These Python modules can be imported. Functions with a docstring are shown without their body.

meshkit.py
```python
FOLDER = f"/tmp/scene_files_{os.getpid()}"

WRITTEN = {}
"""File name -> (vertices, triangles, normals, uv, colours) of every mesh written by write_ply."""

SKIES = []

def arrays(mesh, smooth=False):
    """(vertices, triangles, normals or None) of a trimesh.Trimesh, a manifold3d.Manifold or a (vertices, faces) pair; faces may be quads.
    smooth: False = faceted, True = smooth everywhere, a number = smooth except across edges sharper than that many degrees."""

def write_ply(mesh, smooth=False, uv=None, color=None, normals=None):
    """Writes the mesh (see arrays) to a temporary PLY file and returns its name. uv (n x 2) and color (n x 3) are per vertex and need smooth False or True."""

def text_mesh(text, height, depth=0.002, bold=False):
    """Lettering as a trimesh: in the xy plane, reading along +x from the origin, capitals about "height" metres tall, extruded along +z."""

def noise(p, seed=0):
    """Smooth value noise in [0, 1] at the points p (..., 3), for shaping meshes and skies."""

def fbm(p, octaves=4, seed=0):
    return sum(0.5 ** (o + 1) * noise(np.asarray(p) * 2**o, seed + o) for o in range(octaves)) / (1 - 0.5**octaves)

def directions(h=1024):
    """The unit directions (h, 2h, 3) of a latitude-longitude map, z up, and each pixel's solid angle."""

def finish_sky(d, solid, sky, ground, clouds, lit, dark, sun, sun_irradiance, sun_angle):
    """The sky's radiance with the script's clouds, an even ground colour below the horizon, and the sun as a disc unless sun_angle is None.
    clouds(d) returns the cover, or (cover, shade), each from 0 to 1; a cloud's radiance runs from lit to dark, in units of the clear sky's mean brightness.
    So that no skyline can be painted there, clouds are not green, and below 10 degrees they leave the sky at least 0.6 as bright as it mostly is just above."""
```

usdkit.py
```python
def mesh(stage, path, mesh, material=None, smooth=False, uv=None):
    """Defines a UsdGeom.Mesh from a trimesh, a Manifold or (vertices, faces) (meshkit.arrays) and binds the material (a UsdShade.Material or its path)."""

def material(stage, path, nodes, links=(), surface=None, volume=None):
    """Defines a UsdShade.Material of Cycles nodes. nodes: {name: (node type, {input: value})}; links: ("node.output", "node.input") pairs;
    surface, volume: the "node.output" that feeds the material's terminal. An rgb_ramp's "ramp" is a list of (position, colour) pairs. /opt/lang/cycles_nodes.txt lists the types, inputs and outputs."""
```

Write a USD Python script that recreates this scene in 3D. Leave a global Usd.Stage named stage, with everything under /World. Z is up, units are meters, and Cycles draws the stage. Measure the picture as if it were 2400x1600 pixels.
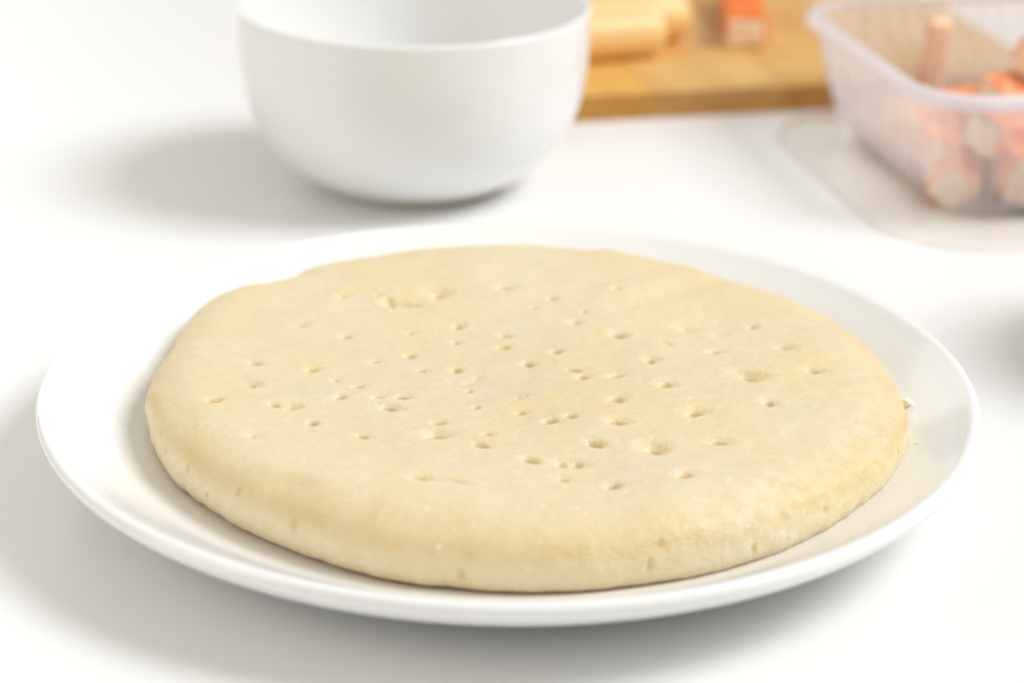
import math
import numpy as np
import trimesh
import usdkit
import meshkit
from shapely.geometry import Polygon, box as sbox
from pxr import Usd, UsdGeom, UsdLux, UsdShade, Gf, Sdf, Vt

stage = Usd.Stage.CreateInMemory()
UsdGeom.SetStageUpAxis(stage, UsdGeom.Tokens.z)
UsdGeom.SetStageMetersPerUnit(stage, 1.0)
UsdGeom.Xform.Define(stage, "/World")
rng = np.random.default_rng(7)

# ------------------------------------------------------------------ camera
PITCH, ROLL = math.radians(22.55), math.radians(0.764)
CAM = Gf.Vec3d(0.000626, -0.570955, 0.273837)
cam = UsdGeom.Camera.Define(stage, "/World/camera")
fw = np.array([0, math.cos(PITCH), -math.sin(PITCH)])
rt0 = np.array([1.0, 0, 0])
up0 = np.cross(rt0, fw)
rt = rt0 * math.cos(ROLL) + up0 * math.sin(ROLL)
up = -rt0 * math.sin(ROLL) + up0 * math.cos(ROLL)
cam.AddTransformOp().Set(Gf.Matrix4d(*rt, 0, *up, 0, *(-fw), 0, *CAM, 1))
cam.CreateFocalLengthAttr(75.0)
cam.CreateHorizontalApertureAttr(36.0)
cam.CreateVerticalApertureAttr(36.0 * 682 / 1024)
cam.CreateClippingRangeAttr(Gf.Vec2f(0.02, 50))
cam.CreateFStopAttr(7.4)
cam.CreateFocusDistanceAttr(0.590)
cam.CreateExposureAttr(-0.12)

# ------------------------------------------------------------------ lamps
def look_at(prim, pos, target):
    pos, target = np.array(pos, float), np.array(target, float)
    z = (pos - target) / np.linalg.norm(pos - target)
    x = np.cross([0, 1, 0.01], z); x /= np.linalg.norm(x)
    y = np.cross(z, x)
    UsdGeom.Xformable(prim).AddTransformOp().Set(Gf.Matrix4d(*x, 0, *y, 0, *z, 0, *pos, 1))

def softbox(name, pos, target, w, h, intensity, color=(1, 1, 1)):
    l = UsdLux.RectLight.Define(stage, "/World/" + name)
    l.CreateWidthAttr(w); l.CreateHeightAttr(h)
    l.CreateIntensityAttr(intensity); l.CreateColorAttr(Gf.Vec3f(*color))
    look_at(l, pos, target)
    return l

softbox("key_softbox", (2.55, 0.0, 2.72), (-0.02, 0.14, 0), 1.6, 1.6, 16.4, (0.975, 0.985, 1.0))
softbox("fill_softbox", (-0.86, -0.36, 0.44), (-0.06, -0.04, 0.0), 0.66, 0.5, 2.8, (1.0, 0.965, 0.90))
softbox("wall_softbox", (-1.3, 2.7, 0.62), (-0.25, 0.45, 0), 1.9, 1.1, 1.25, (1.0, 0.985, 0.99))
softbox("ceiling_softbox", (-0.1, 0.25, 1.8), (0, 0.1, 0), 2.4, 1.8, 0.18, (1.0, 1.0, 1.0))
room = UsdLux.DomeLight.Define(stage, "/World/room_light")
room.CreateIntensityAttr(0.17)
room.CreateColorAttr(Gf.Vec3f(1.0, 0.955, 0.86))

# ------------------------------------------------------------------ helpers
CM = 0.01

def lin(h):
    c = np.array([int(h[i:i + 2], 16) for i in (0, 2, 4)]) / 255.0
    return tuple(np.where(c <= 0.04045, c / 12.92, ((c + 0.055) / 1.055) ** 2.4))

def numbered(path):
    if not stage.GetPrimAtPath(path):
        return path
    k = 1
    while stage.GetPrimAtPath(f"{path}_{k:03d}"):
        k += 1
    return f"{path}_{k:03d}"

def tag(prim, label=None, category=None, group=None, kind=None):
    prim = prim.GetPrim() if hasattr(prim, "GetPrim") else prim
    for k, v in (("label", label), ("category", category), ("group", group), ("kind", kind)):
        if v:
            prim.SetCustomDataByKey(k, v)
    return prim

def thing(name, label, category, loc=(0, 0, 0), rotz=0.0, group=None):
    x = UsdGeom.Xform.Define(stage, numbered("/World/" + name))
    x.AddTranslateOp().Set(Gf.Vec3d(*[c * CM for c in loc]))
    x.AddRotateZOp().Set(rotz)
    tag(x, label, category, group)
    return x

def obj(name, mesh, mat, parent=None, smooth=35):
    """mesh in centimetres"""
    v, f = (np.array(mesh.vertices), np.array(mesh.faces)) if hasattr(mesh, "vertices") else mesh
    path = numbered((str(parent.GetPath()) if parent else "/World") + "/" + name)
    return usdkit.mesh(stage, path, (np.asarray(v) * CM, f), mat, smooth=smooth)

def mat(name, nodes, links, surface="p.BSDF", volume=None):
    return usdkit.material(stage, "/World/Looks/" + name, nodes, links, surface=surface, volume=volume)

def lathe(profile, n=256):
    """closed surface of revolution through the (r, z) points, first and last on the axis or joined"""
    pr = np.array(profile, float)
    t = np.arange(n) * 2 * math.pi / n
    v = np.stack([pr[:, 0, None] * np.cos(t), pr[:, 0, None] * np.sin(t), np.broadcast_to(pr[:, 1, None], (len(pr), n))], -1).reshape(-1, 3)
    f = []
    i = np.arange(n); j = (i + 1) % n
    for k in range(len(pr) - 1):
        a, b, c, d = k * n + i, k * n + j, (k + 1) * n + j, (k + 1) * n + i
        f += [np.stack([a, b, c], 1), np.stack([a, c, d], 1)]
    m = trimesh.Trimesh(v, np.vstack(f), process=True)
    m.update_faces(m.nondegenerate_faces())
    if m.volume < 0:
        m.invert()
    return m

def curve(pts, n):
    """smooth Catmull-Rom through points"""
    p = np.array(pts, float)
    p = np.vstack([2 * p[0] - p[1], p, 2 * p[-1] - p[-2]])
    out = []
    for k in range(1, len(p) - 2):
        for t in np.linspace(0, 1, n, endpoint=False):
            a, b, c, d = p[k - 1:k + 3]
            out.append(0.5 * (2 * b + (c - a) * t + (2 * a - 5 * b + 4 * c - d) * t * t + (3 * b - a - 3 * c + d) * t ** 3))
    out.append(p[-2])
    return np.array(out)

def rounded_box(sx, sy, sz, r, sub=4):
    """box centred on x, y; base at z = 0; rounded edges"""
    import manifold3d as m3
    pts = []
    for ix in (-1, 1):
        for iy in (-1, 1):
            for iz in (0, 1):
                s = m3.Manifold.sphere(r, 4 * sub).translate([ix * (sx / 2 - r), iy * (sy / 2 - r), r + iz * (sz - 2 * r)])
                pts.append(s)
    h = m3.Manifold.batch_hull(pts)
    mm = h.to_mesh()
    return trimesh.Trimesh(np.array(mm.vert_properties)[:, :3], np.array(mm.tri_verts), process=True)

def rrect(x0, y0, x1, y1, r, n=16, per_side=60):
    """rounded rectangle outline, anticlockwise, as (points, outward normals)"""
    pts, nor = [], []
    cs = [((x1 - r, y0 + r), -90), ((x1 - r, y1 - r), 0), ((x0 + r, y1 - r), 90), ((x0 + r, y0 + r), 180)]
    for k, (c, a0) in enumerate(cs):
        for t in np.linspace(0, 90, n):
            a = math.radians(a0 + t)
            nor.append((math.cos(a), math.sin(a))); pts.append((c[0] + r * math.cos(a), c[1] + r * math.sin(a)))
        a = math.radians(a0 + 90)
        nc = cs[(k + 1) % 4][0]
        st = np.array(pts[-1]); en = np.array([nc[0] + r * math.cos(a), nc[1] + r * math.sin(a)])
        for t in np.linspace(0, 1, per_side + 2)[1:-1]:
            pts.append(tuple(st + (en - st) * t)); nor.append((math.cos(a), math.sin(a)))
    return np.array(pts), np.array(nor)

def loft(rings, cap0=False, cap1=False):
    n = len(rings[0])
    v = np.vstack(rings); f = []
    i = np.arange(n); j = (i + 1) % n
    for k in range(len(rings) - 1):
        a, b, c, d = k * n + i, k * n + j, (k + 1) * n + j, (k + 1) * n + i
        f += [np.stack([a, b, c], 1), np.stack([a, c, d], 1)]
    if cap0:
        v = np.vstack([v, rings[0].mean(0)]); f.append(np.stack([j, i, np.full(n, len(v) - 1)], 1))
    if cap1:
        v = np.vstack([v, rings[-1].mean(0)]); o = (len(rings) - 1) * n
        f.append(np.stack([o + i, o + j, np.full(n, len(v) - 1)], 1))
    return trimesh.Trimesh(v, np.vstack(f), process=False)

# ------------------------------------------------------------------ materials
M = {}
M["table"] = mat("table_laminate", {
    "tc": ("texture_coordinate", {}),
    "n": ("noise_texture", {"scale": 900.0, "detail": 2.0}),
    "b": ("bump", {"strength": 0.02, "distance": 0.0004}),
    "p": ("principled_bsdf", {"base_color": (0.86, 0.86, 0.855), "roughness": 0.34, "specular_ior_level": 0.45})},
    [("tc.object", "n.vector"), ("n.fac", "b.height"), ("b.normal", "p.normal")])
M["ceramic"] = mat("white_glazed_ceramic", {
    "p": ("principled_bsdf", {"base_color": (0.87, 0.87, 0.865), "roughness": 0.13, "specular_ior_level": 0.5})}, [])
M["bowl"] = mat("white_satin_ceramic", {
    "p": ("principled_bsdf", {"base_color": (0.85, 0.85, 0.84), "roughness": 0.16, "specular_ior_level": 0.5})}, [])
M["foot_shade"] = mat("shaded_foot", {  # browner foot: the dark line of shade under the bowl, painted in
    "p": ("principled_bsdf", {"base_color": (0.62, 0.57, 0.48), "roughness": 0.8})}, [])
M["dough"] = mat("baked_dough", {
    "col": ("attribute", {"attribute": "crust"}),
    "tc": ("texture_coordinate", {}),
    "n1": ("noise_texture", {"scale": 260.0, "detail": 4.0, "roughness": 0.6}),
    "mp": ("mapping", {"mapping_type": "point", "scale": (0.45, 1.6, 1.0)}),
    "n2": ("noise_texture", {"scale": 900.0, "detail": 3.0, "roughness": 0.6}),
    "n3": ("noise_texture", {"scale": 1500.0, "detail": 1.0}),
    "r": ("rgb_ramp", {"ramp": [(0.3, (0.96, 0.95, 0.925)), (0.7, (1.03, 1.03, 1.035))]}),
    "mul": ("mix", {"mix_type": "multiply", "fac": 0.8}),
    "rs": ("rgb_ramp", {"ramp": [(0.0, (0, 0, 0)), (0.745, (0, 0, 0)), (0.81, (0.45, 0.45, 0.45)), (1.0, (0.6, 0.6, 0.6))]}),
    "fl": ("mix", {"mix_type": "mix", "color2": (0.82, 0.78, 0.68)}),
    "h": ("math", {"math_type": "multiply_add", "value2": 0.7}),
    "b": ("bump", {"strength": 0.55, "distance": 0.0009}),
    "p": ("principled_bsdf", {"roughness": 0.42, "specular_ior_level": 0.42, "subsurface_weight": 0.30, "subsurface_scale": 0.0018,
                              "subsurface_radius": (1.0, 0.62, 0.30)})},
    [("tc.object", "n1.vector"), ("tc.object", "mp.vector"), ("mp.vector", "n2.vector"), ("tc.object", "n3.vector"),
     ("n1.fac", "r.fac"), ("col.color", "mul.color1"), ("r.color", "mul.color2"),
     ("n3.fac", "rs.fac"), ("rs.color", "fl.fac"), ("mul.color", "fl.color1"), ("fl.color", "p.base_color"),
     ("n2.fac", "h.value1"), ("n1.fac", "h.value3"), ("h.value", "b.height"), ("b.normal", "p.normal")])
M["crumb"] = mat("crumb", {"p": ("principled_bsdf", {"base_color": lin("F8F2E4"), "roughness": 0.8})}, [])
M["crumb_gold"] = mat("crumb_gold", {"p": ("principled_bsdf", {"base_color": lin("F0D8A0"), "roughness": 0.8})}, [])

def wood(name, c0, c1, seed):
    return mat(name, {
        "tc": ("texture_coordinate", {}),
        "mp": ("mapping", {"mapping_type": "point", "scale": (26.0, 3.2, 26.0), "location": (seed * 3.1, seed * 1.7, seed)}),
        "n": ("noise_texture", {"scale": 3.0, "detail": 6.0, "roughness": 0.6, "distortion": 0.8}),
        "mp2": ("mapping", {"mapping_type": "point", "scale": (9.0, 9.0, 9.0), "location": (seed, 0.4 * seed, 0)}),
        "n2": ("noise_texture", {"scale": 3.0, "detail": 2.0}),
        "mx": ("math", {"math_type": "multiply_add", "value2": 0.55}),
        "sc": ("math", {"math_type": "multiply", "value2": 0.45}),
        "r": ("rgb_ramp", {"ramp": [(0.25, c1), (0.75, c0)]}),
        "sx": ("separate_xyz", {}),
        "ab": ("math", {"math_type": "absolute"}),
        "pw": ("math", {"math_type": "power", "value2": 3.0}),
        "eg": ("mix", {"mix_type": "multiply", "color2": (0.72, 0.62, 0.50)}),
        "b": ("bump", {"strength": 0.15, "distance": 0.0006}),
        "p": ("principled_bsdf", {"roughness": 0.42, "specular_ior_level": 0.4})},
        [("tc.object", "mp.vector"), ("mp.vector", "n.vector"), ("tc.object", "mp2.vector"), ("mp2.vector", "n2.vector"),
         ("n2.fac", "sc.value1"), ("n.fac", "mx.value1"), ("sc.value", "mx.value3"), ("mx.value", "r.fac"), ("r.color", "eg.color1"), ("tc.normal", "sx.vector"), ("sx.y", "ab.value1"), ("ab.value", "pw.value1"), ("pw.value", "eg.fac"), ("eg.color", "p.base_color"), ("n.fac", "b.height"), ("b.normal", "p.normal")])

WOODS = [wood("wood_honey", lin("EABE66"), lin("CE9440"), 1), wood("wood_tan", lin("E8C27C"), lin("C99654"), 2),
         wood("wood_amber", lin("E4BA6C"), lin("C08844"), 3), wood("wood_pale", lin("E0BD80"), lin("C79A58"), 4)]
M["sausage"] = mat("sausage_skin", {
    "p": ("principled_bsdf", {"base_color": lin("FACB90"), "roughness": 0.3, "specular_ior_level": 0.5,
                              "subsurface_weight": 0.3, "subsurface_scale": 0.006, "subsurface_radius": (1.0, 0.5, 0.25)})}, [])
M["crab_skin"] = mat("crab_stick_skin", {
    "tc": ("texture_coordinate", {}), "n": ("noise_texture", {"scale": 160.0, "detail": 2.0}),
    "r": ("rgb_ramp", {"ramp": [(0.3, lin("E4661A")), (0.75, lin("F28A3C"))]}),
    "p": ("principled_bsdf", {"roughness": 0.45, "specular_ior_level": 0.2})},
    [("tc.object", "n.vector"), ("n.fac", "r.fac"), ("r.color", "p.base_color")])
M["crab_skin_pale"] = mat("crab_stick_skin_pale", {  # paler skin inside the tub, haze of the frosted wall painted in
    "tc": ("texture_coordinate", {}), "n": ("noise_texture", {"scale": 110.0, "detail": 3.0}),
    "r": ("rgb_ramp", {"ramp": [(0.3, lin("EE743A")), (0.5, lin("F59A62")), (0.66, lin("F8C8A4"))]}),
    "p": ("principled_bsdf", {"roughness": 0.4})},
    [("tc.object", "n.vector"), ("n.fac", "r.fac"), ("r.color", "p.base_color")])
M["crab_flesh"] = mat("crab_stick_flesh", {
    "tc": ("texture_coordinate", {}), "n": ("noise_texture", {"scale": 220.0, "detail": 3.0}),
    "r": ("rgb_ramp", {"ramp": [(0.3, lin("F7CDA4")), (0.7, lin("FCE6D0"))]}),
    "p": ("principled_bsdf", {"roughness": 0.45})},
    [("tc.object", "n.vector"), ("n.fac", "r.fac"), ("r.color", "p.base_color")])

def plastic(name, milk, color):
    """frosted clear polypropylene: mostly clear, partly milky, with a glossy skin"""
    return mat(name, {
        "t": ("transparent_bsdf", {"color": (0.995, 0.99, 0.99)}),
        "d": ("diffuse_bsdf", {"color": color}),
        "tr": ("translucent_bsdf", {"color": color}),
        "m1": ("mix_closure", {"fac": 0.45}),
        "m2": ("mix_closure", {"fac": milk}),
        "fr": ("fresnel", {"IOR": 1.45}),
        "geo": ("geometry", {}),
        "front": ("math", {"math_type": "subtract", "value1": 1.0}),
        "frf": ("math", {"math_type": "multiply"}),
        "g": ("glossy_bsdf", {"color": (1, 1, 1), "roughness": 0.12}),
        "m3": ("mix_closure", {})},
        [("d.BSDF", "m1.closure1"), ("tr.BSDF", "m1.closure2"), ("t.BSDF", "m2.closure1"), ("m1.closure", "m2.closure2"),
         ("geo.backfacing", "front.value2"), ("fr.fac", "frf.value1"), ("front.value", "frf.value2"), ("frf.value", "m3.fac"), ("m2.closure", "m3.closure1"), ("g.BSDF", "m3.closure2")], surface="m3.closure")

M["tub"] = plastic("clear_ribbed_plastic", 0.28, (0.95, 0.91, 0.91))
M["tub_rim"] = plastic("clear_plastic_rim", 0.72, (0.94, 0.90, 0.93))
M["lid"] = plastic("clear_plastic_lid", 0.22, (0.97, 0.93, 0.86))

# ------------------------------------------------------------------ table
tb = trimesh.creation.box([260, 200, 3.0]); tb.apply_translation([0, 40, -1.5])
tag(obj("table", tb, M["table"], smooth=False), "smooth white table top under the plate, bowl and cutting board", None, None, "structure")

# ------------------------------------------------------------------ plate
pz = 1.0   # height of the well
inner = curve([(0.0, pz), (5.0, pz), (9.2, pz + 0.01), (10.2, pz + 0.08), (11.1, pz + 0.32), (12.0, pz + 0.78), (12.7, pz + 1.22), (13.05, pz + 1.47), (13.2, pz + 1.57),
               (13.33, pz + 1.605), (13.46, pz + 1.57), (13.53, pz + 1.47), (13.52, pz + 1.33), (13.38, pz + 1.12), (12.9, pz + 0.72), (12.1, pz + 0.28), (11.1, pz - 0.16), (10.0, pz - 0.44), (8.9, pz - 0.56)], 10)
under = curve([(8.9, pz - 0.56), (8.6, pz - 0.62), (8.5, 0.14), (8.4, 0.02), (8.25, 0.0), (8.1, 0.02), (8.0, 0.15), (7.9, 0.42), (7.0, 0.46), (0.0, 0.46)], 6)
plate_m = lathe(np.vstack([inner, under[1:]]), 360)
pl = obj("plate", plate_m, M["ceramic"], smooth=True)
tag(pl, "round white glazed plate with upturned rim holding the pizza base", "plate")

# ------------------------------------------------------------------ pizza base
OUTLINE = [11.16, 11.12, 11.12, 11.08, 11.07, 11.02, 10.96, 10.94, 10.94, 10.92, 10.88, 10.86, 10.83, 10.75, 10.7, 10.62, 10.55, 10.69, 10.77, 10.88, 10.9,
10.83, 10.79, 10.8, 10.84, 10.78, 10.75, 10.7, 10.7, 10.72, 10.76, 10.64, 10.65, 10.66, 10.71, 10.81, 10.91, 10.97, 10.96, 10.96, 11.0, 11.07, 11.06,
11.07, 10.98, 10.69, 10.6, 10.82, 11.1, 11.39, 11.47, 11.41, 11.35, 11.2, 11.08, 10.95, 10.85, 10.78, 10.79, 10.81, 10.85, 10.89, 10.9, 10.93, 10.92,
10.89, 10.89, 10.9, 10.91, 10.91, 10.9, 10.86, 10.84, 10.83, 10.84, 10.84, 10.84, 10.88, 10.87, 10.89, 10.92, 10.95, 11.02, 11.06, 11.13, 11.14,
11.15, 11.12, 11.16, 11.19, 11.17, 11.17, 11.17, 11.17, 11.16, 11.16, 11.18, 11.18, 11.2, 11.21, 11.23, 11.22, 11.23, 11.24, 11.22, 11.22, 11.21,
11.2, 11.23, 11.26, 11.32, 11.36, 11.38, 11.41, 11.41, 11.43, 11.42, 11.33, 11.24, 11.18]
HOLES = [(-6.39, 3.11, 1.1, 1.6, 3.4, 0.7), (-4.93, 2.22, 1.1, 1.5, 3.2, 0.6), (-7.45, 0.2, 1.2, 1.2, 3.5, 0.7), (-7.35, -1.44, 1.1, 1.2, 3.5, 0.6), (-5.72,
-0.42, 1.3, 2.2, 3.2, 0.6), (-8.29, -2.54, 1.5, 1.8, 3.5, 0.6), (-6.54, -2.89, 1.1, 2.2, 2.6, 0.6), (-6.07, -2.97, 1.6, 0.5, 3.8, 1.1), (-4.73, -2.39,
1.3, 2.4, 3.0, 0.5), (-4.29, -1.71, 1.1, 2.0, 2.6, 0.4), (-5.38, -3.99, 1.3, 2.4, 2.6, 0.4), (-6.92, -4.85, 0.9, 0.9, 3.2, 0.5), (-3.96, -4.7, 1.2,
1.8, 2.8, 0.5), (-3.92, 0.22, 1.0, 1.0, 2.8, 0.5), (-3.02, 2.6, 0.9, 1.8, 2.2, 0.4), (-2.93, 0.71, 1.3, 2.4, 2.8, 0.5), (-2.54, -0.5, 1.0, 2.2, 2.2,
0.4), (-1.6, 3.21, 1.2, 1.8, 3.0, 0.6), (-1.63, 1.89, 1.1, 2.0, 2.4, 0.5), (-1.54, -0.34, 1.3, 2.4, 2.8, 0.4), (-3.35, -3.03, 1.4, 2.3, 3.6, 0.8),
(-3.02, -2.33, 1.2, 1.8, 3.0, 0.6), (-3.69, -2.33, 1.2, 0.4, 3.6, 0.7), (-0.16, 2.42, 1.2, 2.0, 2.8, 0.5), (-0.17, 1.47, 1.2, 2.0, 2.6, 0.5), (-0.21,
6.2, 1.8, 2.4, 3.8, 0.8), (1.29, 5.35, 1.1, 1.6, 3.0, 0.5), (-2.34, 5.82, 1.8, 0.6, 5.5, 1.2), (-1.13, -1.67, 0.8, 2.0, 1.6, 0.3), (-0.92, -2.65, 0.8,
2.2, 1.6, 0.3), (0.33, -2.82, 1.0, 2.0, 2.8, 0.5), (0.54, 0.28, 1.5, 2.4, 3.0, 0.5), (1.37, 1.16, 1.4, 2.3, 3.0, 0.5), (1.99, 3.37, 1.3, 1.8, 3.2,
0.5), (2.3, 4.28, 1.0, 1.2, 3.0, 0.4), (3.27, 2.44, 2.0, 2.8, 3.8, 0.9), (3.37, 5.99, 1.1, 1.0, 2.8, 0.5), (4.69, 2.05, 1.2, 1.6, 3.2, 0.5), (6.11,
1.55, 1.2, 1.6, 3.2, 0.5), (4.14, 0.56, 1.3, 1.8, 3.6, 0.7), (1.89, -0.19, 1.4, 2.4, 2.4, 0.4), (2.1, -0.72, 1.3, 2.2, 2.8, 0.4), (3.1, -0.66, 1.5,
2.4, 3.4, 0.7), (4.49, -1.24, 1.4, 1.8, 3.4, 0.6), (3.04, -2.17, 1.6, 2.4, 3.6, 0.7), (6.94, -0.37, 2.2, 1.2, 5.2, 1.2), (8.88, 0.08, 1.4, 1.6, 3.8,
0.8), (8.2, 1.9, 1.4, 1.8, 3.2, 0.6), (7.44, 3.67, 0.9, 1.1, 2.8, 0.4), (7.31, -2.21, 1.3, 1.7, 3.4, 0.6), (5.16, -2.87, 1.6, 1.8, 4.4, 0.9), (1.16,
-3.58, 1.6, 2.8, 3.0, 0.6), (1.71, -3.3, 1.5, 2.8, 2.8, 0.5), (2.97, -3.69, 1.6, 2.8, 3.6, 0.8), (-1.93, -3.91, 1.4, 2.6, 2.6, 0.5), (-1.98, -4.64,
2.2, 2.4, 4.6, 1.0), (-0.74, -5.29, 1.4, 2.2, 2.8, 0.5), (2.35, -4.95, 1.6, 2.2, 3.6, 0.7), (3.9, -5.12, 2.2, 1.2, 5.2, 1.3), (5.69, -4.65, 1.3, 1.7,
3.8, 0.6), (0.58, -6.01, 1.8, 3.4, 3.2, 0.8), (1.42, -6.03, 1.2, 0.9, 4.0, 0.6), (1.84, -6.02, 1.3, 1.2, 3.4, 0.7), (1.44, -7.0, 1.2, 1.1, 3.4, 0.5),
(2.73, -7.4, 1.5, 1.8, 3.4, 0.6), (4.61, -6.98, 1.5, 2.0, 3.6, 0.7), (-4.98, -1.24, 0.9, 0.7, 2.4, 0.3), (0.71, 4.59, 0.8, 0.8, 2.4, 0.3), (-5.31,
5.41, 1.0, 0.7, 3.0, 0.4), (-4.16, 5.53, 0.9, 0.9, 2.2, 0.4), (6.35, 3.14, 1.0, 0.4, 3.0, 0.6), (5.38, 3.53, 1.2, 0.3, 4.0, 0.7), (-0.57, -4.51, 1.0,
1.2, 3.0, 0.4), (0.26, -1.89, 0.8, 0.6, 2.8, 0.3)]

CEN = np.array([0.30, 0.75]); HT = 1.8
NT = 1500
th = np.arange(NT) * 2 * math.pi / NT
R = np.interp(th, np.arange(len(OUTLINE) + 1) * 2 * math.pi / len(OUTLINE), OUTLINE + OUTLINE[:1])
side = curve([(-1.5, 0.06), (-0.62, 0.07), (-0.36, 0.09), (-0.14, 0.20), (-0.03, 0.42), (0, 0.65), (-0.015, 0.93), (-0.10, 1.21), (-0.32, 1.46), (-0.75, 1.64), (-1.3, 1.76), (-2.2, 1.8)], 7)
top = np.linspace(0, 1, 330)[1:]
rad = np.concatenate([R[None, :] + side[:, 0, None], (R - 2.2)[None, :] * (1 - top[:-1, None])], 0)
hz = np.concatenate([side[:, 1], np.full(len(top) - 1, HT)])[:, None] * np.ones((1, NT))
X = CEN[0] + rad * np.cos(th); Y = CEN[1] + rad * np.sin(th)
q = rad / R
w = np.clip((hz - 0.9) / 0.9, 0, 1) ; w = w * w * (3 - 2 * w)           # 1 on the upper face
P = np.stack([X, Y, hz], -1)
f1 = meshkit.fbm(P * np.array([0.28, 0.28, 0.28]) + 11.3, 3, 1) - 0.5
f2 = meshkit.fbm(P * np.array([0.9, 1.1, 0.9]) + 5.1, 3, 2) - 0.5
f3 = meshkit.fbm(P * np.array([3.6, 3.6, 3.0]) + 2.2, 3, 3) - 0.5
dz = w * (0.14 * (1 - np.clip(q, 0, 1) ** 2) + 0.42 * f1 + 0.15 * f2 + 0.018 * f3)
# browned thicker ring just inside the shoulder, faint
dz += w * 0.05 * np.exp(-((R - rad - 1.6) / 0.8) ** 2)
HX, HY = X, Y
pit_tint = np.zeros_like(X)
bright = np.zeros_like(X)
for k, (hx, hy, pr_, pd, dr, dd) in enumerate(HOLES + [(-3.72, 4.78, 1.7, 1.5, 4.6, 0.9), (-2.30, -7.50, 1.8, 2.0, 4.2, 0.8), (-3.15, 4.75, 1.2, 0.9, 4.0, 0.7)]):
    pr_, dr, pd, dd = min(pr_, 1.7) * 0.09, dr * 0.092, pd * 0.15, dd * 0.22
    sel = (np.abs(X - hx) < 2.2 * dr + 0.3) & (np.abs(Y - hy) < 2.2 * dr + 0.3)
    ax, ay = X[sel] - hx, Y[sel] - hy
    ang = rng.uniform(-0.6, 0.6); ca, sa = math.cos(ang), math.sin(ang)
    u, v_ = ax * ca + ay * sa, -ax * sa + ay * ca
    el = rng.uniform(0.95, 1.4)
    wob = 1 + 0.22 * (meshkit.noise(np.stack([u * 9, v_ * 9, np.full_like(u, k * 3.3)], -1), 5) - 0.5)
    dp = np.sqrt((u / el) ** 2 + (v_ * el) ** 2) * wob
    dimple = -dd * np.exp(-(dp / (dr * 0.72)) ** 2)
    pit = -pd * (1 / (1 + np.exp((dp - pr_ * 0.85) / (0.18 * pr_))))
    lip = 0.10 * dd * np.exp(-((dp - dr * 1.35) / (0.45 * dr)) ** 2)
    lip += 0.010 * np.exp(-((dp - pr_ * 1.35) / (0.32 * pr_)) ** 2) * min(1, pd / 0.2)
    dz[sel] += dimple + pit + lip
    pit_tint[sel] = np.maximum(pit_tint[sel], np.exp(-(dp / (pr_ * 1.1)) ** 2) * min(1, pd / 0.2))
    bright[sel] = np.maximum(bright[sel], 0.7 * np.exp(-((dp - pr_ * 1.3) / (0.5 * pr_)) ** 2) * (u < 0.0))  # lit left rim of each hole, painted as a lighter colour

def seg_dist(pts):
    best = np.full(X.shape, 9.0); par = np.zeros_like(X); tot = 0; side_ = np.zeros_like(X)
    L = sum(math.dist(a, b) for a, b in zip(pts, pts[1:]))
    for a, b in zip(pts, pts[1:]):
        a, b = np.array(a), np.array(b); l = math.dist(a, b); d = (b - a) / l
        t = np.clip((X - a[0]) * d[0] + (Y - a[1]) * d[1], 0, l)
        ex, ey = X - a[0] - t * d[0], Y - a[1] - t * d[1]
        dd = np.hypot(ex, ey); m = dd < best
        best[m] = dd[m]; par[m] = ((tot + t) / L)[m]; side_[m] = (d[0] * ey - d[1] * ex)[m]
        tot += l
    return best, par, side_
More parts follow.
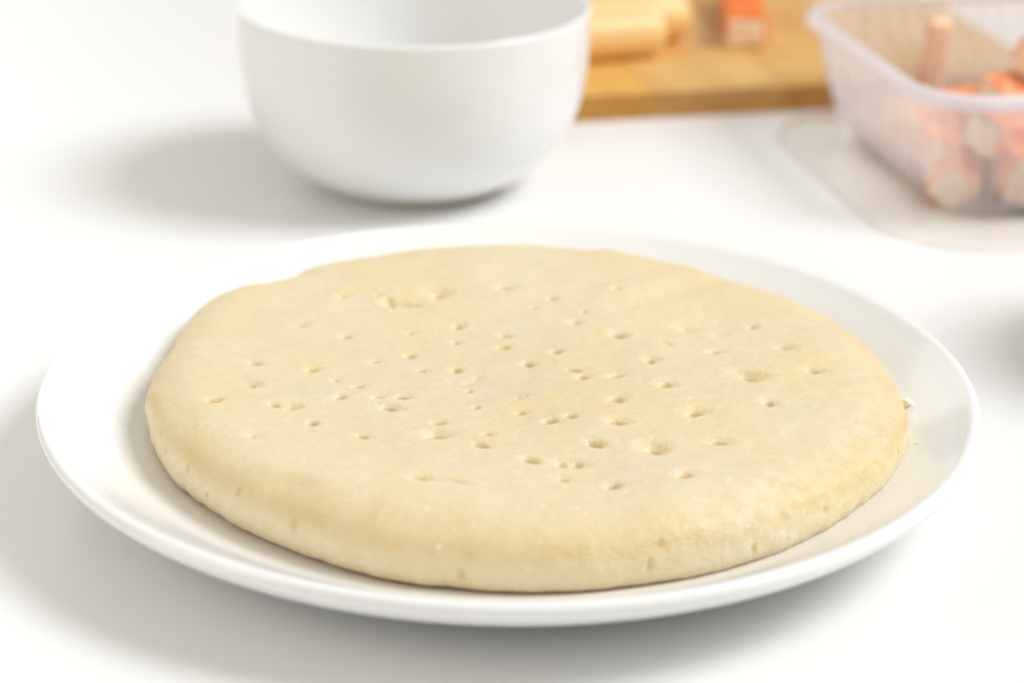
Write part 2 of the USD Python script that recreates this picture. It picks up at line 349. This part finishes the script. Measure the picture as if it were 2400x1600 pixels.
# folds and creases: (points, depth, width, slope of the far side)
for pts, depth, width, lift in [
        ([(-3.86, 5.30), (-3.72, 4.72), (-3.30, 4.86), (-2.88, 4.62), (-2.40, 4.20)], 0.17, 0.14, 0.04),
        ([(-2.55, -7.46), (-2.15, -7.54), (-1.65, -7.48), (-1.31, -7.57), (-0.91, -7.86), (-0.35, -8.0)], 0.20, 0.12, 0.04),
        ([(-1.85, -1.22), (-1.36, -1.26), (-1.0, -0.95), (-0.70, -0.22)], 0.07, 0.15, 0.0),
        ([(0.30, -1.93), (0.60, -1.76)], 0.06, 0.08, 0.01),
        ([(7.2, 7.7), (6.1, 6.9), (4.49, 5.5), (3.06, 3.98)], 0.07, 0.45, 0.09),
        ([(-6.4, -6.2), (-4.6, -6.9), (-3.2, -7.0)], 0.05, 0.22, 0.05),
        ([(-9.2, 1.6), (-7.9, 1.0), (-6.5, 1.1)], 0.05, 0.25, 0.05),
        ([(-6.9, 8.2), (-6.2, 7.2), (-5.4, 6.6)], 0.09, 0.35, 0.05)]:
    d, par, sd = seg_dist(pts)
    fade = np.clip(par * 9, 0, 1) * np.clip((1 - par) * 3, 0, 1)
    if len(pts) >= 5:
        fade = np.clip(par * 40, 0, 1) * np.clip((1 - par) * 1.5, 0, 1)
    dz += w * fade * (-depth * np.exp(-(d / width) ** 2) + lift * np.exp(-((sd + 2.4 * width) / (1.6 * width)) ** 2) * (d < 4 * width))
# broad dents
for bx, by, br, bd in [(-0.4, -1.6, 1.5, 0.10), (0.2, -3.2, 1.1, 0.07), (-8.3, 3.6, 1.5, 0.06), (1.6, -6.4, 1.2, 0.08), (5.9, 3.4, 1.4, 0.07), (-2.3, 5.9, 1.2, 0.08), (4.4, -9.0, 1.5, -0.05)]:
    dz -= 1.9 * w * bd * np.exp(-(((X - bx) / br) ** 2 + ((Y - by) / (br * 0.9)) ** 2))
# the torn, uneven side: shallow vertical scars
sidew = (1 - w) * np.clip(hz / 0.2, 0, 1)
ring = th[None, :] * 11.0
g = meshkit.fbm(np.stack([np.broadcast_to(ring * 2.2, X.shape), hz * 0.9, np.zeros_like(X)], -1) + 3.0, 3, 9)
g2 = meshkit.fbm(np.stack([np.broadcast_to(ring * 6.0, X.shape), hz * 5.0, np.zeros_like(X)], -1) + 8.0, 3, 10)
g_seam = meshkit.noise(np.stack([np.broadcast_to(ring, X.shape) * 0 + np.cos(th) * 4, np.broadcast_to(np.sin(th) * 4, X.shape), hz * 0], -1), 12)
dr_ = sidew * (0.10 * (g - 0.5) + 0.035 * (g2 - 0.5)) - sidew * 0.10 * np.exp(-((hz - 0.04) / 0.05) ** 2) * g_seam
X = X + dr_ * np.cos(th); Y = Y + dr_ * np.sin(th)
scar = np.zeros_like(X)
for k in range(26):
    t0 = rng.uniform(0, 2 * math.pi); z0 = rng.uniform(0.55, 1.25); wd = rng.uniform(0.05, 0.10); hh = rng.uniform(0.08, 0.22)
    da = ((th - t0 + math.pi) % (2 * math.pi) - math.pi) * 11.0
    s = np.exp(-(da[None, :] / wd) ** 2 - ((hz - z0) / hh) ** 2) * (hz < 1.55)
    scar = np.maximum(scar, s)
    X -= 0.07 * s * np.cos(th); Y -= 0.07 * s * np.sin(th)
Z = pz + hz + dz
# flour flakes stuck on the crust
flake = np.zeros_like(X)
for k in range(44):
    a0, r0 = rng.uniform(0, 2 * math.pi), 11 * math.sqrt(rng.uniform(0.05, 1.0))
    if k >= 26:
        a0, r0 = rng.uniform(-1.75, -0.15), rng.uniform(8.8, 10.7)
    fx, fy = CEN[0] + r0 * math.cos(a0), CEN[1] + r0 * math.sin(a0)
    s0 = rng.uniform(0.02, 0.06)
    d = np.hypot((HX - fx), (HY - fy) * rng.uniform(0.7, 1.4))
    nz = meshkit.noise(np.stack([HX * 30, HY * 30, hz * 30], -1)[np.newaxis, ...][0] if False else np.stack([HX[d < 0.3] * 26, HY[d < 0.3] * 26, hz[d < 0.3] * 26], -1), k)
    fl = 1 / (1 + np.exp((d[d < 0.3] * (0.55 + 0.9 * nz) - s0) / 0.012))
    flake[d < 0.3] = np.maximum(flake[d < 0.3], fl)
Z += 0.018 * flake
# colour of the crust, some light and shade painted in: pale crumb, golden bake on the shoulder, blond mottling, flour
shape = X.shape
cream, peach, gold, pale = (np.array(lin(c)) for c in ("E9DBBF", "ECD6AA", "D4B67E", "E7D6B3"))
cream, peach, gold, pale = cream * 0.98, peach * 0.98, gold, pale
Pm = np.stack([HX, HY, hz], -1)
m1 = np.clip((meshkit.fbm(Pm * 0.33 + 21, 4, 21) - 0.40) * 4.2, 0, 1)
m2 = np.clip((meshkit.fbm(Pm * 0.8 + 31, 4, 22) - 0.46) * 4.5, 0, 1)
m3 = np.clip((meshkit.fbm(Pm * np.array([1.1, 2.6, 1.5]) + 41, 4, 23) - 0.50) * 4, 0, 1)
col = cream[None, None] * np.ones(shape + (1,))
mixc = lambda c, t, a: c * (1 - a[..., None]) + t * a[..., None]
col = mixc(col, np.array(lin("DFCFB6")), 0.9 * np.exp(-(np.hypot(HX - 0.9, (HY + 1.6) * 1.1) / 5.2) ** 2))  # greyer middle, with the dimmer light on its tilted dent painted in
col = mixc(col, peach, 0.42 * m1 + 0.26 * m2)
ringm = np.exp(-((R - rad - 0.55) / 0.75) ** 2) * (hz > 0.9) * (0.55 + 0.45 * m2)
col = mixc(col, gold, 0.2 * ringm)
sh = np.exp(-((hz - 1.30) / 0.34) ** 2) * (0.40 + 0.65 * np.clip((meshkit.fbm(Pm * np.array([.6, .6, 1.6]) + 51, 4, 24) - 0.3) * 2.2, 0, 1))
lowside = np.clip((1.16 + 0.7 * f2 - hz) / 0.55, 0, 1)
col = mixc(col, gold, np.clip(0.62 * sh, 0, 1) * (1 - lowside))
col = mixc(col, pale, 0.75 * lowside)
col = mixc(col, gold, 0.55 * np.clip((0.5 - hz) / 0.45, 0, 1))  # browning towards the base, contact shade painted in with it
col = mixc(col, gold, 0.5 * scar)
# dusty pale patches on the right front shoulder
fl_a = np.exp(-(((HX - 6.4) / 2.6) ** 2 + ((HY + 7.6) / 2.0) ** 2)) + 0.6 * np.exp(-(((HX - 9.6) / 1.3) ** 2 + ((HY + 3.4) / 2.4) ** 2))
dust = fl_a * np.clip((meshkit.fbm(Pm * np.array([2.6, 4.2, 3.5]) + 61, 5, 25) - 0.46) * 7, 0, 1)
col = mixc(col, np.array(lin("EAE1CC")), np.clip(0.5 * dust, 0, 1))
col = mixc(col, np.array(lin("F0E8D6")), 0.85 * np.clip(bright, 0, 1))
col = mixc(col, np.array(lin("D2B57A")), 0.55 * pit_tint)  # amber pits, shade inside the holes painted in
col = mixc(col, np.array(lin("EEE6D4")), 0.85 * flake)
toast_shade = np.clip((0.14 - hz) / 0.05, 0, 1)
col = mixc(col, np.array(lin("9A6A2C")), 0.9 * toast_shade)  # toasted underside, the dark line of shade beneath painted in
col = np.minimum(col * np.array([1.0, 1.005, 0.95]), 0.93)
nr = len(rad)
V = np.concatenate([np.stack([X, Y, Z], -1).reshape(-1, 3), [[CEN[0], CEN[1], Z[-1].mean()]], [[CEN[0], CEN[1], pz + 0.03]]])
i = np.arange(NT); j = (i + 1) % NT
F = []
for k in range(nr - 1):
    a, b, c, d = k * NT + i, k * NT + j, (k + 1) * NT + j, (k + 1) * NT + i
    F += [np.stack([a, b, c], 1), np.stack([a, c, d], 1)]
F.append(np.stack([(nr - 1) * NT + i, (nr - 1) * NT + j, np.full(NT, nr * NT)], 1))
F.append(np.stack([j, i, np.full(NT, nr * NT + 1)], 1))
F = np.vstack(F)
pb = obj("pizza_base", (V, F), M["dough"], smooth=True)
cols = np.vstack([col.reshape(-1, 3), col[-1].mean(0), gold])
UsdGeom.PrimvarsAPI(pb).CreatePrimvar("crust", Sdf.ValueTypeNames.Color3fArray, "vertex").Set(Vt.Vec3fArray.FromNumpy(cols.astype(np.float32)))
tag(pb, "thick pale round pizza base pricked all over with fork holes, on the white plate", "pizza base")

# crumbs on the plate
def crumb(x, y, z, s, m, label, seed):
    c = trimesh.creation.icosphere(2, 1.0)
    n = meshkit.noise(c.vertices * 2.1 + seed, seed)
    c.vertices = c.vertices * (0.6 + 0.8 * n[:, None]) * np.array(s)
    c.apply_translation([0, 0, -c.bounds[0][2]])
    t = UsdGeom.Mesh(obj("crumb", c, m, smooth=True))
    t.AddTranslateOp().Set(Gf.Vec3d(x * CM, y * CM, z * CM))
    tag(t, label, "crumb")
crumb(11.72, 0.35, pz + 0.60, (0.17, 0.14, 0.11), M["crumb"], "white floury crumb on the plate touching the right side of the pizza base", 3)
crumb(11.62, -2.35, pz + 0.665, (0.10, 0.025, 0.018), M["crumb_gold"], "tiny golden flake of crust on the right inner slope of the plate", 5)

# ------------------------------------------------------------------ bowls
def bowl(name, x, y, k, label, mat_):
    t = thing(name, label, "bowl", (x, y, 0))
    out_ = curve([(0, 0.28), (3.2, 0.28), (3.75, 0.32), (4.3, 0.55), (5.0, 1.05), (5.65, 1.75), (6.2, 2.6), (6.58, 3.55), (6.78, 4.6), (6.87, 5.7), (6.90, 6.8), (6.90, 7.2),
                  (6.88, 7.32), (6.80, 7.38), (6.70, 7.36), (6.64, 7.25), (6.60, 6.8), (6.56, 5.7), (6.45, 4.6), (6.22, 3.6), (5.82, 2.7), (5.2, 1.8), (4.3, 1.05), (3.2, 0.72), (0, 0.66)], 8)
    obj("body", lathe(out_ * np.array([1.018, 1.0]) * k, 220), mat_, t, smooth=True)
    ft = curve([(3.2, 0.30), (3.28, 0.06), (3.36, 0.0), (3.52, 0.0), (3.62, 0.05), (3.74, 0.34)], 5)
    obj("foot_ring", lathe(np.vstack([ft, ft[:1]]) * k, 180), mat_ if k != 1 else M["foot_shade"], t, smooth=40)
    return t
bowl("bowl", -4.0, 25.9, 1.0, "tall white ceramic bowl with plain straight rim, standing behind the plate", M["bowl"])
bowl("bowl", 25.2, 7.8, 0.76, "unseen white bowl added beyond the right edge of the picture, casting the soft shadow there", M["bowl"])  # unseen; added bowl stands in for whatever shades the right edge

# ------------------------------------------------------------------ cutting board with food
YAW = 12.5
cy_, sy_ = math.cos(math.radians(YAW)), math.sin(math.radians(YAW))
def w2(a, b):
    return a * cy_ - b * sy_, a * sy_ + b * cy_
B0 = (1.6, 32.95)
ox, oy = w2(*B0)
bt = 1.2
board = thing("cutting_board", "thick wooden cutting board of glued strips behind the bowl, with sausages on it", "cutting board", (ox, oy, 0), YAW)
edges = [0, 6.1, 12.2, 18.3, 24.4, 31.4]
for k in range(5):
    p = rounded_box(edges[k + 1] - edges[k] - 0.012, 40.0, bt - 0.004 * (k % 2), 0.07, 3)
    p.apply_translation([(edges[k] + edges[k + 1]) / 2, 20.0, 0])
    obj("plank", p, WOODS[[3, 0, 1, 2, 3][k]], board, smooth=40)

def sausage(x, y, yaw, length, r, label):
    pr = [(0, 0)]
    for t in np.linspace(0.12, 1, 12):
        a = t * math.pi / 2
        pr.append((r * math.sin(a) ** 0.75, 0.62 * r * (1 - math.cos(a))))
    pr = np.array(pr)
    full = np.vstack([pr, np.column_stack([pr[::-1, 0], length - pr[::-1, 1]])])
    full[0, 0] = full[-1, 0] = 0
    m = lathe(full, 72)
    v = m.vertices
    m.vertices = v[:, [2, 0, 1]] * np.array([1, 1, 1])
    bend = 0.012 * (m.vertices[:, 0] - length / 2) ** 2
    m.vertices[:, 1] += bend - bend.min()
    if m.volume < 0: m.invert()
    t = UsdGeom.Mesh(obj("sausage", m, M["sausage"], smooth=True))
    t.AddTranslateOp().Set(Gf.Vec3d(x * CM, y * CM, (bt + r * 0.99) * CM)); t.AddRotateZOp().Set(yaw)
    tag(t, label, "sausage")
sausage(6.95, 41.85, 180 + 21, 11.0, 1.14, "front smooth orange sausage on the cutting board, half hidden by the bowl")
sausage(8.35, 44.9, 180 + 20, 11.5, 1.14, "rear orange sausage lying behind another on the cutting board")

def crab_stick(x, y, z, yaw, pitch, roll, size, label, group=None, flip=False, skin=None, cover=0.62):
    L, W, H = size
    t = UsdGeom.Xform.Define(stage, numbered("/World/crab_stick"))
    t.AddTranslateOp().Set(Gf.Vec3d(x * CM, y * CM, z * CM))
    t.AddRotateZOp().Set(yaw); t.AddRotateYOp().Set(pitch); t.AddRotateXOp().Set(roll)
    tag(t, label, "crab stick", group)
    fl = rounded_box(L, W, H, 0.26, 4)
    v = trimesh.remesh.subdivide_to_size(fl.vertices, fl.faces, 0.25)
    fl = trimesh.Trimesh(*v)
    fl.vertices += (meshkit.fbm(fl.vertices * np.array([0.8, 2.4, 2.4]) + x, 3, int(abs(x * 7)) % 50)[:, None] - 0.5) * 0.14
    obj("flesh", fl, M["crab_flesh"], t, smooth=True)
    # skin: a coloured sheet wrapped over the top and one side
    a = np.linspace(-0.25, 1.0, 22)
    prof = []
    import shapely
    ringp = np.array(shapely.geometry.box(-W / 2 + 0.26, 0.26, W / 2 - 0.26, H - 0.26).buffer(0.29, 8).exterior.coords)[::-1]
    o = np.argmin(np.hypot(ringp[:, 0] + W / 2, ringp[:, 1] - 0.25 * H)); ringp = np.vstack([ringp[o:-1], ringp[:o + 1]])
    c = shapely.geometry.LineString(ringp)
    if c.interpolate(0.1, normalized=True).y < H * 0.25: c = shapely.geometry.LineString(ringp[::-1])
    top_ = [c.interpolate(s, normalized=True) for s in np.linspace(0.0, cover, 26)]
    pp = np.array([[p.x, p.y] for p in top_])
    n = 14
    xs = np.linspace(-L / 2 + 0.10, L / 2 - 0.10, n)
    def sheet(off):
        cen_ = np.array([0, H / 2]); d = pp - cen_
        q_ = pp + d / np.linalg.norm(d, axis=1, keepdims=True) * off
        return np.array([[[xx, a_[0], a_[1]] for a_ in q_] for xx in xs])
    if flip: pp = pp[::-1] * np.array([-1, 1])
    A, Bq = sheet(0.03), sheet(-0.05)
    m_ = len(pp)
    vv = np.vstack([A.reshape(-1, 3), Bq.reshape(-1, 3)]); ff = []
    for u in range(n - 1):
        for s in range(m_ - 1):
            p0, p1, p2, p3 = u * m_ + s, u * m_ + s + 1, (u + 1) * m_ + s + 1, (u + 1) * m_ + s
            ff += [[p0, p1, p2], [p0, p2, p3]]; o2 = n * m_
            ff += [[p0 + o2, p2 + o2, p1 + o2], [p0 + o2, p3 + o2, p2 + o2]]
    def rim(seq):
        o2 = n * m_
        for p0, p1 in zip(seq, seq[1:]):
            ff.extend([[p0, p0 + o2, p1 + o2], [p0, p1 + o2, p1]])
    rim([s for s in range(m_)][::-1]); rim([(n - 1) * m_ + s for s in range(m_)])
    rim([u * m_ for u in range(n)]); rim([u * m_ + m_ - 1 for u in range(n)][::-1])
    vv = vv + (meshkit.fbm(vv * np.array([0.8, 2.4, 2.4]) + x, 3, int(abs(x * 7)) % 50)[:, None] - 0.5) * 0.14
    sk = trimesh.Trimesh(vv, ff, process=False); trimesh.repair.fix_normals(sk)
    obj("skin", sk, skin or M["crab_skin"], t, smooth=45)
    return t
crab_stick(11.3, 47.7, bt, 86.5, 0, 0, (9.6, 1.9, 1.45), "orange and white crab stick lying alone on the cutting board, cut end forward")

# ------------------------------------------------------------------ clear tub on its lid
tx, ty = w2(19.5, 16.0)
tub = thing("plastic_tub", "clear ribbed plastic tub with thick rim, holding crab sticks, right of the cutting board", "tub", (tx, ty, 0), YAW)
lid = thing("tub_lid", "translucent plastic lid lying flat on the table under the clear tub", "lid", (tx, ty, 0), YAW)
# local frame: x along the tub's width, y into depth; tub stands in the lid
BASE = (1.7, 1.0, 17.0, 14.8); TOP = (0.45, 0.45, 18.2, 16.0)
zb, zt = 0.27, 5.15
def wall_ring(t, off, ribs=True):
    b = [BASE[k] + (TOP[k] - BASE[k]) * t for k in range(4)]
    p, nrm = rrect(*b, 2.0 + 0.5 * t, 14, 150)
    s = np.concatenate([[0], np.cumsum(np.hypot(*np.diff(p, axis=0).T))])
    amp = 0.13 * np.clip((t - 0.04) / 0.05, 0, 1) * np.clip((0.93 - t) / 0.05, 0, 1) if ribs else 0
    d = off + amp * np.clip(2.2 * np.cos(2 * math.pi * s / 0.92), -1, 1)
    return np.column_stack([p + nrm * d[:, None] if np.ndim(d) else p + nrm * d, np.full(len(p), zb + (zt - zb) * t)])
ts = [0, 0.03, 0.06, 0.1, 0.2, 0.35, 0.5, 0.65, 0.8, 0.88, 0.94, 1.0]
def foot_rings(off, z):
    out = []
    for ins, dz_ in ((0.35, 0.0), (0.14, 0.05), (0.04, 0.16)):
        p, nrm = rrect(*BASE, 2.0, 14, 150)
        out.append(np.column_stack([p - nrm * (ins - off), np.full(len(p), z + dz_)]))
    return out
outer = [np.column_stack([r_[:, :2], r_[:, 2] + (0.3 if k == 0 else 0.0) * 0]) for k, r_ in enumerate([wall_ring(t, 0.0) for t in ts if t >= 0.06])]
inner_ = [wall_ring(t, -0.08) for t in ts if t >= 0.06]
rings = foot_rings(0.0, zb - 0.02) + outer + inner_[::-1] + foot_rings(-0.08, zb + 0.08)[::-1]
body = loft(rings, True, True)
if body.volume < 0: body.invert()
obj("body", body, M["tub"], tub, smooth=60)
p, nrm = rrect(*TOP, 2.5, 18, 30)
sect = [(-0.09, 0.0), (-0.09, 0.10), (-0.03, 0.16), (0.10, 0.15), (0.30, 0.07), (0.40, 0.0), (0.45, -0.12), (0.46, -0.38), (0.38, -0.38), (0.37, -0.14), (0.30, -0.06), (0.10, 0.02), (0.03, 0.0)]
rr = [np.column_stack([p + nrm * o, np.full(len(p), zt + h)]) for o, h in sect]
rim_m = loft(rr + rr[:1])
if rim_m.volume < 0: rim_m.invert()
obj("rim", rim_m, M["tub_rim"], tub, smooth=60)
# lid
LX = (-1.45, -2.3, 20.5, 16.1)
p, nrm = rrect(*LX, 4.2, 18, 30)
sect = [(-3.9, 0.22), (-1.35, 0.22), (-1.15, 0.225), (-1.0, 0.235), (-0.8, 0.24), (-0.6, 0.24), (-0.45, 0.235), (-0.2, 0.215), (-0.05, 0.16), (0, 0.0), (-0.07, 0.0), (-0.12, 0.10),
        (-0.25, 0.13), (-0.5, 0.155), (-0.64, 0.165), (-0.8, 0.17), (-0.95, 0.165), (-1.1, 0.155), (-1.35, 0.15), (-3.9, 0.15)]
rr = [np.column_stack([p + nrm * o, np.full(len(p), h)]) for o, h in sect]
lm = loft(rr, True, True)
if lm.volume < 0: lm.invert()
obj("panel", lm, M["lid"], lid, smooth=50)

# crab stick pieces in the tub (tub frame -> world)
def in_tub(a, b, z, yaw, pitch, roll, size, label, group=None, flip=False, cover=0.62):
    dx, dy = a * cy_ - b * sy_, a * sy_ + b * cy_
    crab_stick(tx + dx, ty + dy, z - 0.18, yaw + YAW, pitch, roll, size, label, group, flip, M["crab_skin_pale"], cover)
in_tub(5.2, 2.4, 0.62, 82, 0, 12, (2.4, 2.1, 1.9), "cut crab stick with cream end facing out at the near corner of the clear tub", None, True)
in_tub(6.55, 14.6, 2.55, -90, -80, 0, (4.4, 1.0, 0.8), "thin pale crab stick standing on end against the back wall of the clear tub", None, False, 0.04)
heap = "orange and white crab stick piece heaped inside the clear plastic tub"
for args in [(3.5, 3.6, 0.6, 60, -8, -40, (3.0, 1.7, 1.5)), (7.9, 2.6, 0.6, 70, 0, 20, (3.2, 1.9, 1.7)), (4.6, 5.4, 0.6, 20, 0, 10, (4.2, 1.8, 1.6)),
             (5.0, 3.9, 2.3, 28, 6, 15, (4.0, 1.7, 1.5)), (7.6, 5.4, 1.9, 60, 0, -15, (4.6, 1.8, 1.6)), (3.4, 7.6, 0.6, 95, 0, 5, (4.4, 1.7, 1.5)),
             (6.4, 8.6, 0.6, 10, 0, 5, (5.0, 1.9, 1.7)), (7.4, 8.2, 2.4, 30, 0, 20, (4.6, 1.8, 1.6)), (9.3, 3.4, 0.6, 100, 0, 0, (3.6, 1.9, 1.7)),
             (9.0, 4.0, 2.4, 15, 4, 0, (4.4, 1.8, 1.6)), (9.4, 7.0, 2.6, 75, 0, 0, (4.2, 1.8, 1.6)), (5.6, 11.2, 0.6, 15, 0, 0, (6.0, 1.9, 1.7)), (9.6, 11.0, 0.6, 70, 0, 0, (5.0, 1.9, 1.7)),
             (8.6, 10.8, 2.4, 20, 0, 160, (6.0, 1.8, 1.6)), (6.4, 6.2, 3.6, 25, 0, 150, (4.6, 1.7, 1.5)), (9.0, 8.6, 4.0, 35, 0, 20, (4.4, 1.7, 1.5)),
             (6.75, 2.5, 0.6, 75, 0, -25, (2.6, 1.3, 1.3)), (6.5, 2.0, 0.6, 8, 0, 0, (2.6, 1.2, 1.7)), (8.6, 2.0, 0.6, -6, 0, 0, (2.2, 1.2, 1.4))]:
    if args[:2] == (5.0, 3.9):
        in_tub(*args, "cut crab stick lying on top of the front of the heap in the tub")
    elif args[:2] == (7.9, 2.6):
        in_tub(*args, "crab stick piece at the front of the tub, beside the right picture edge")
    else:
        in_tub(*args, heap, "crab stick pieces heaped in the tub")
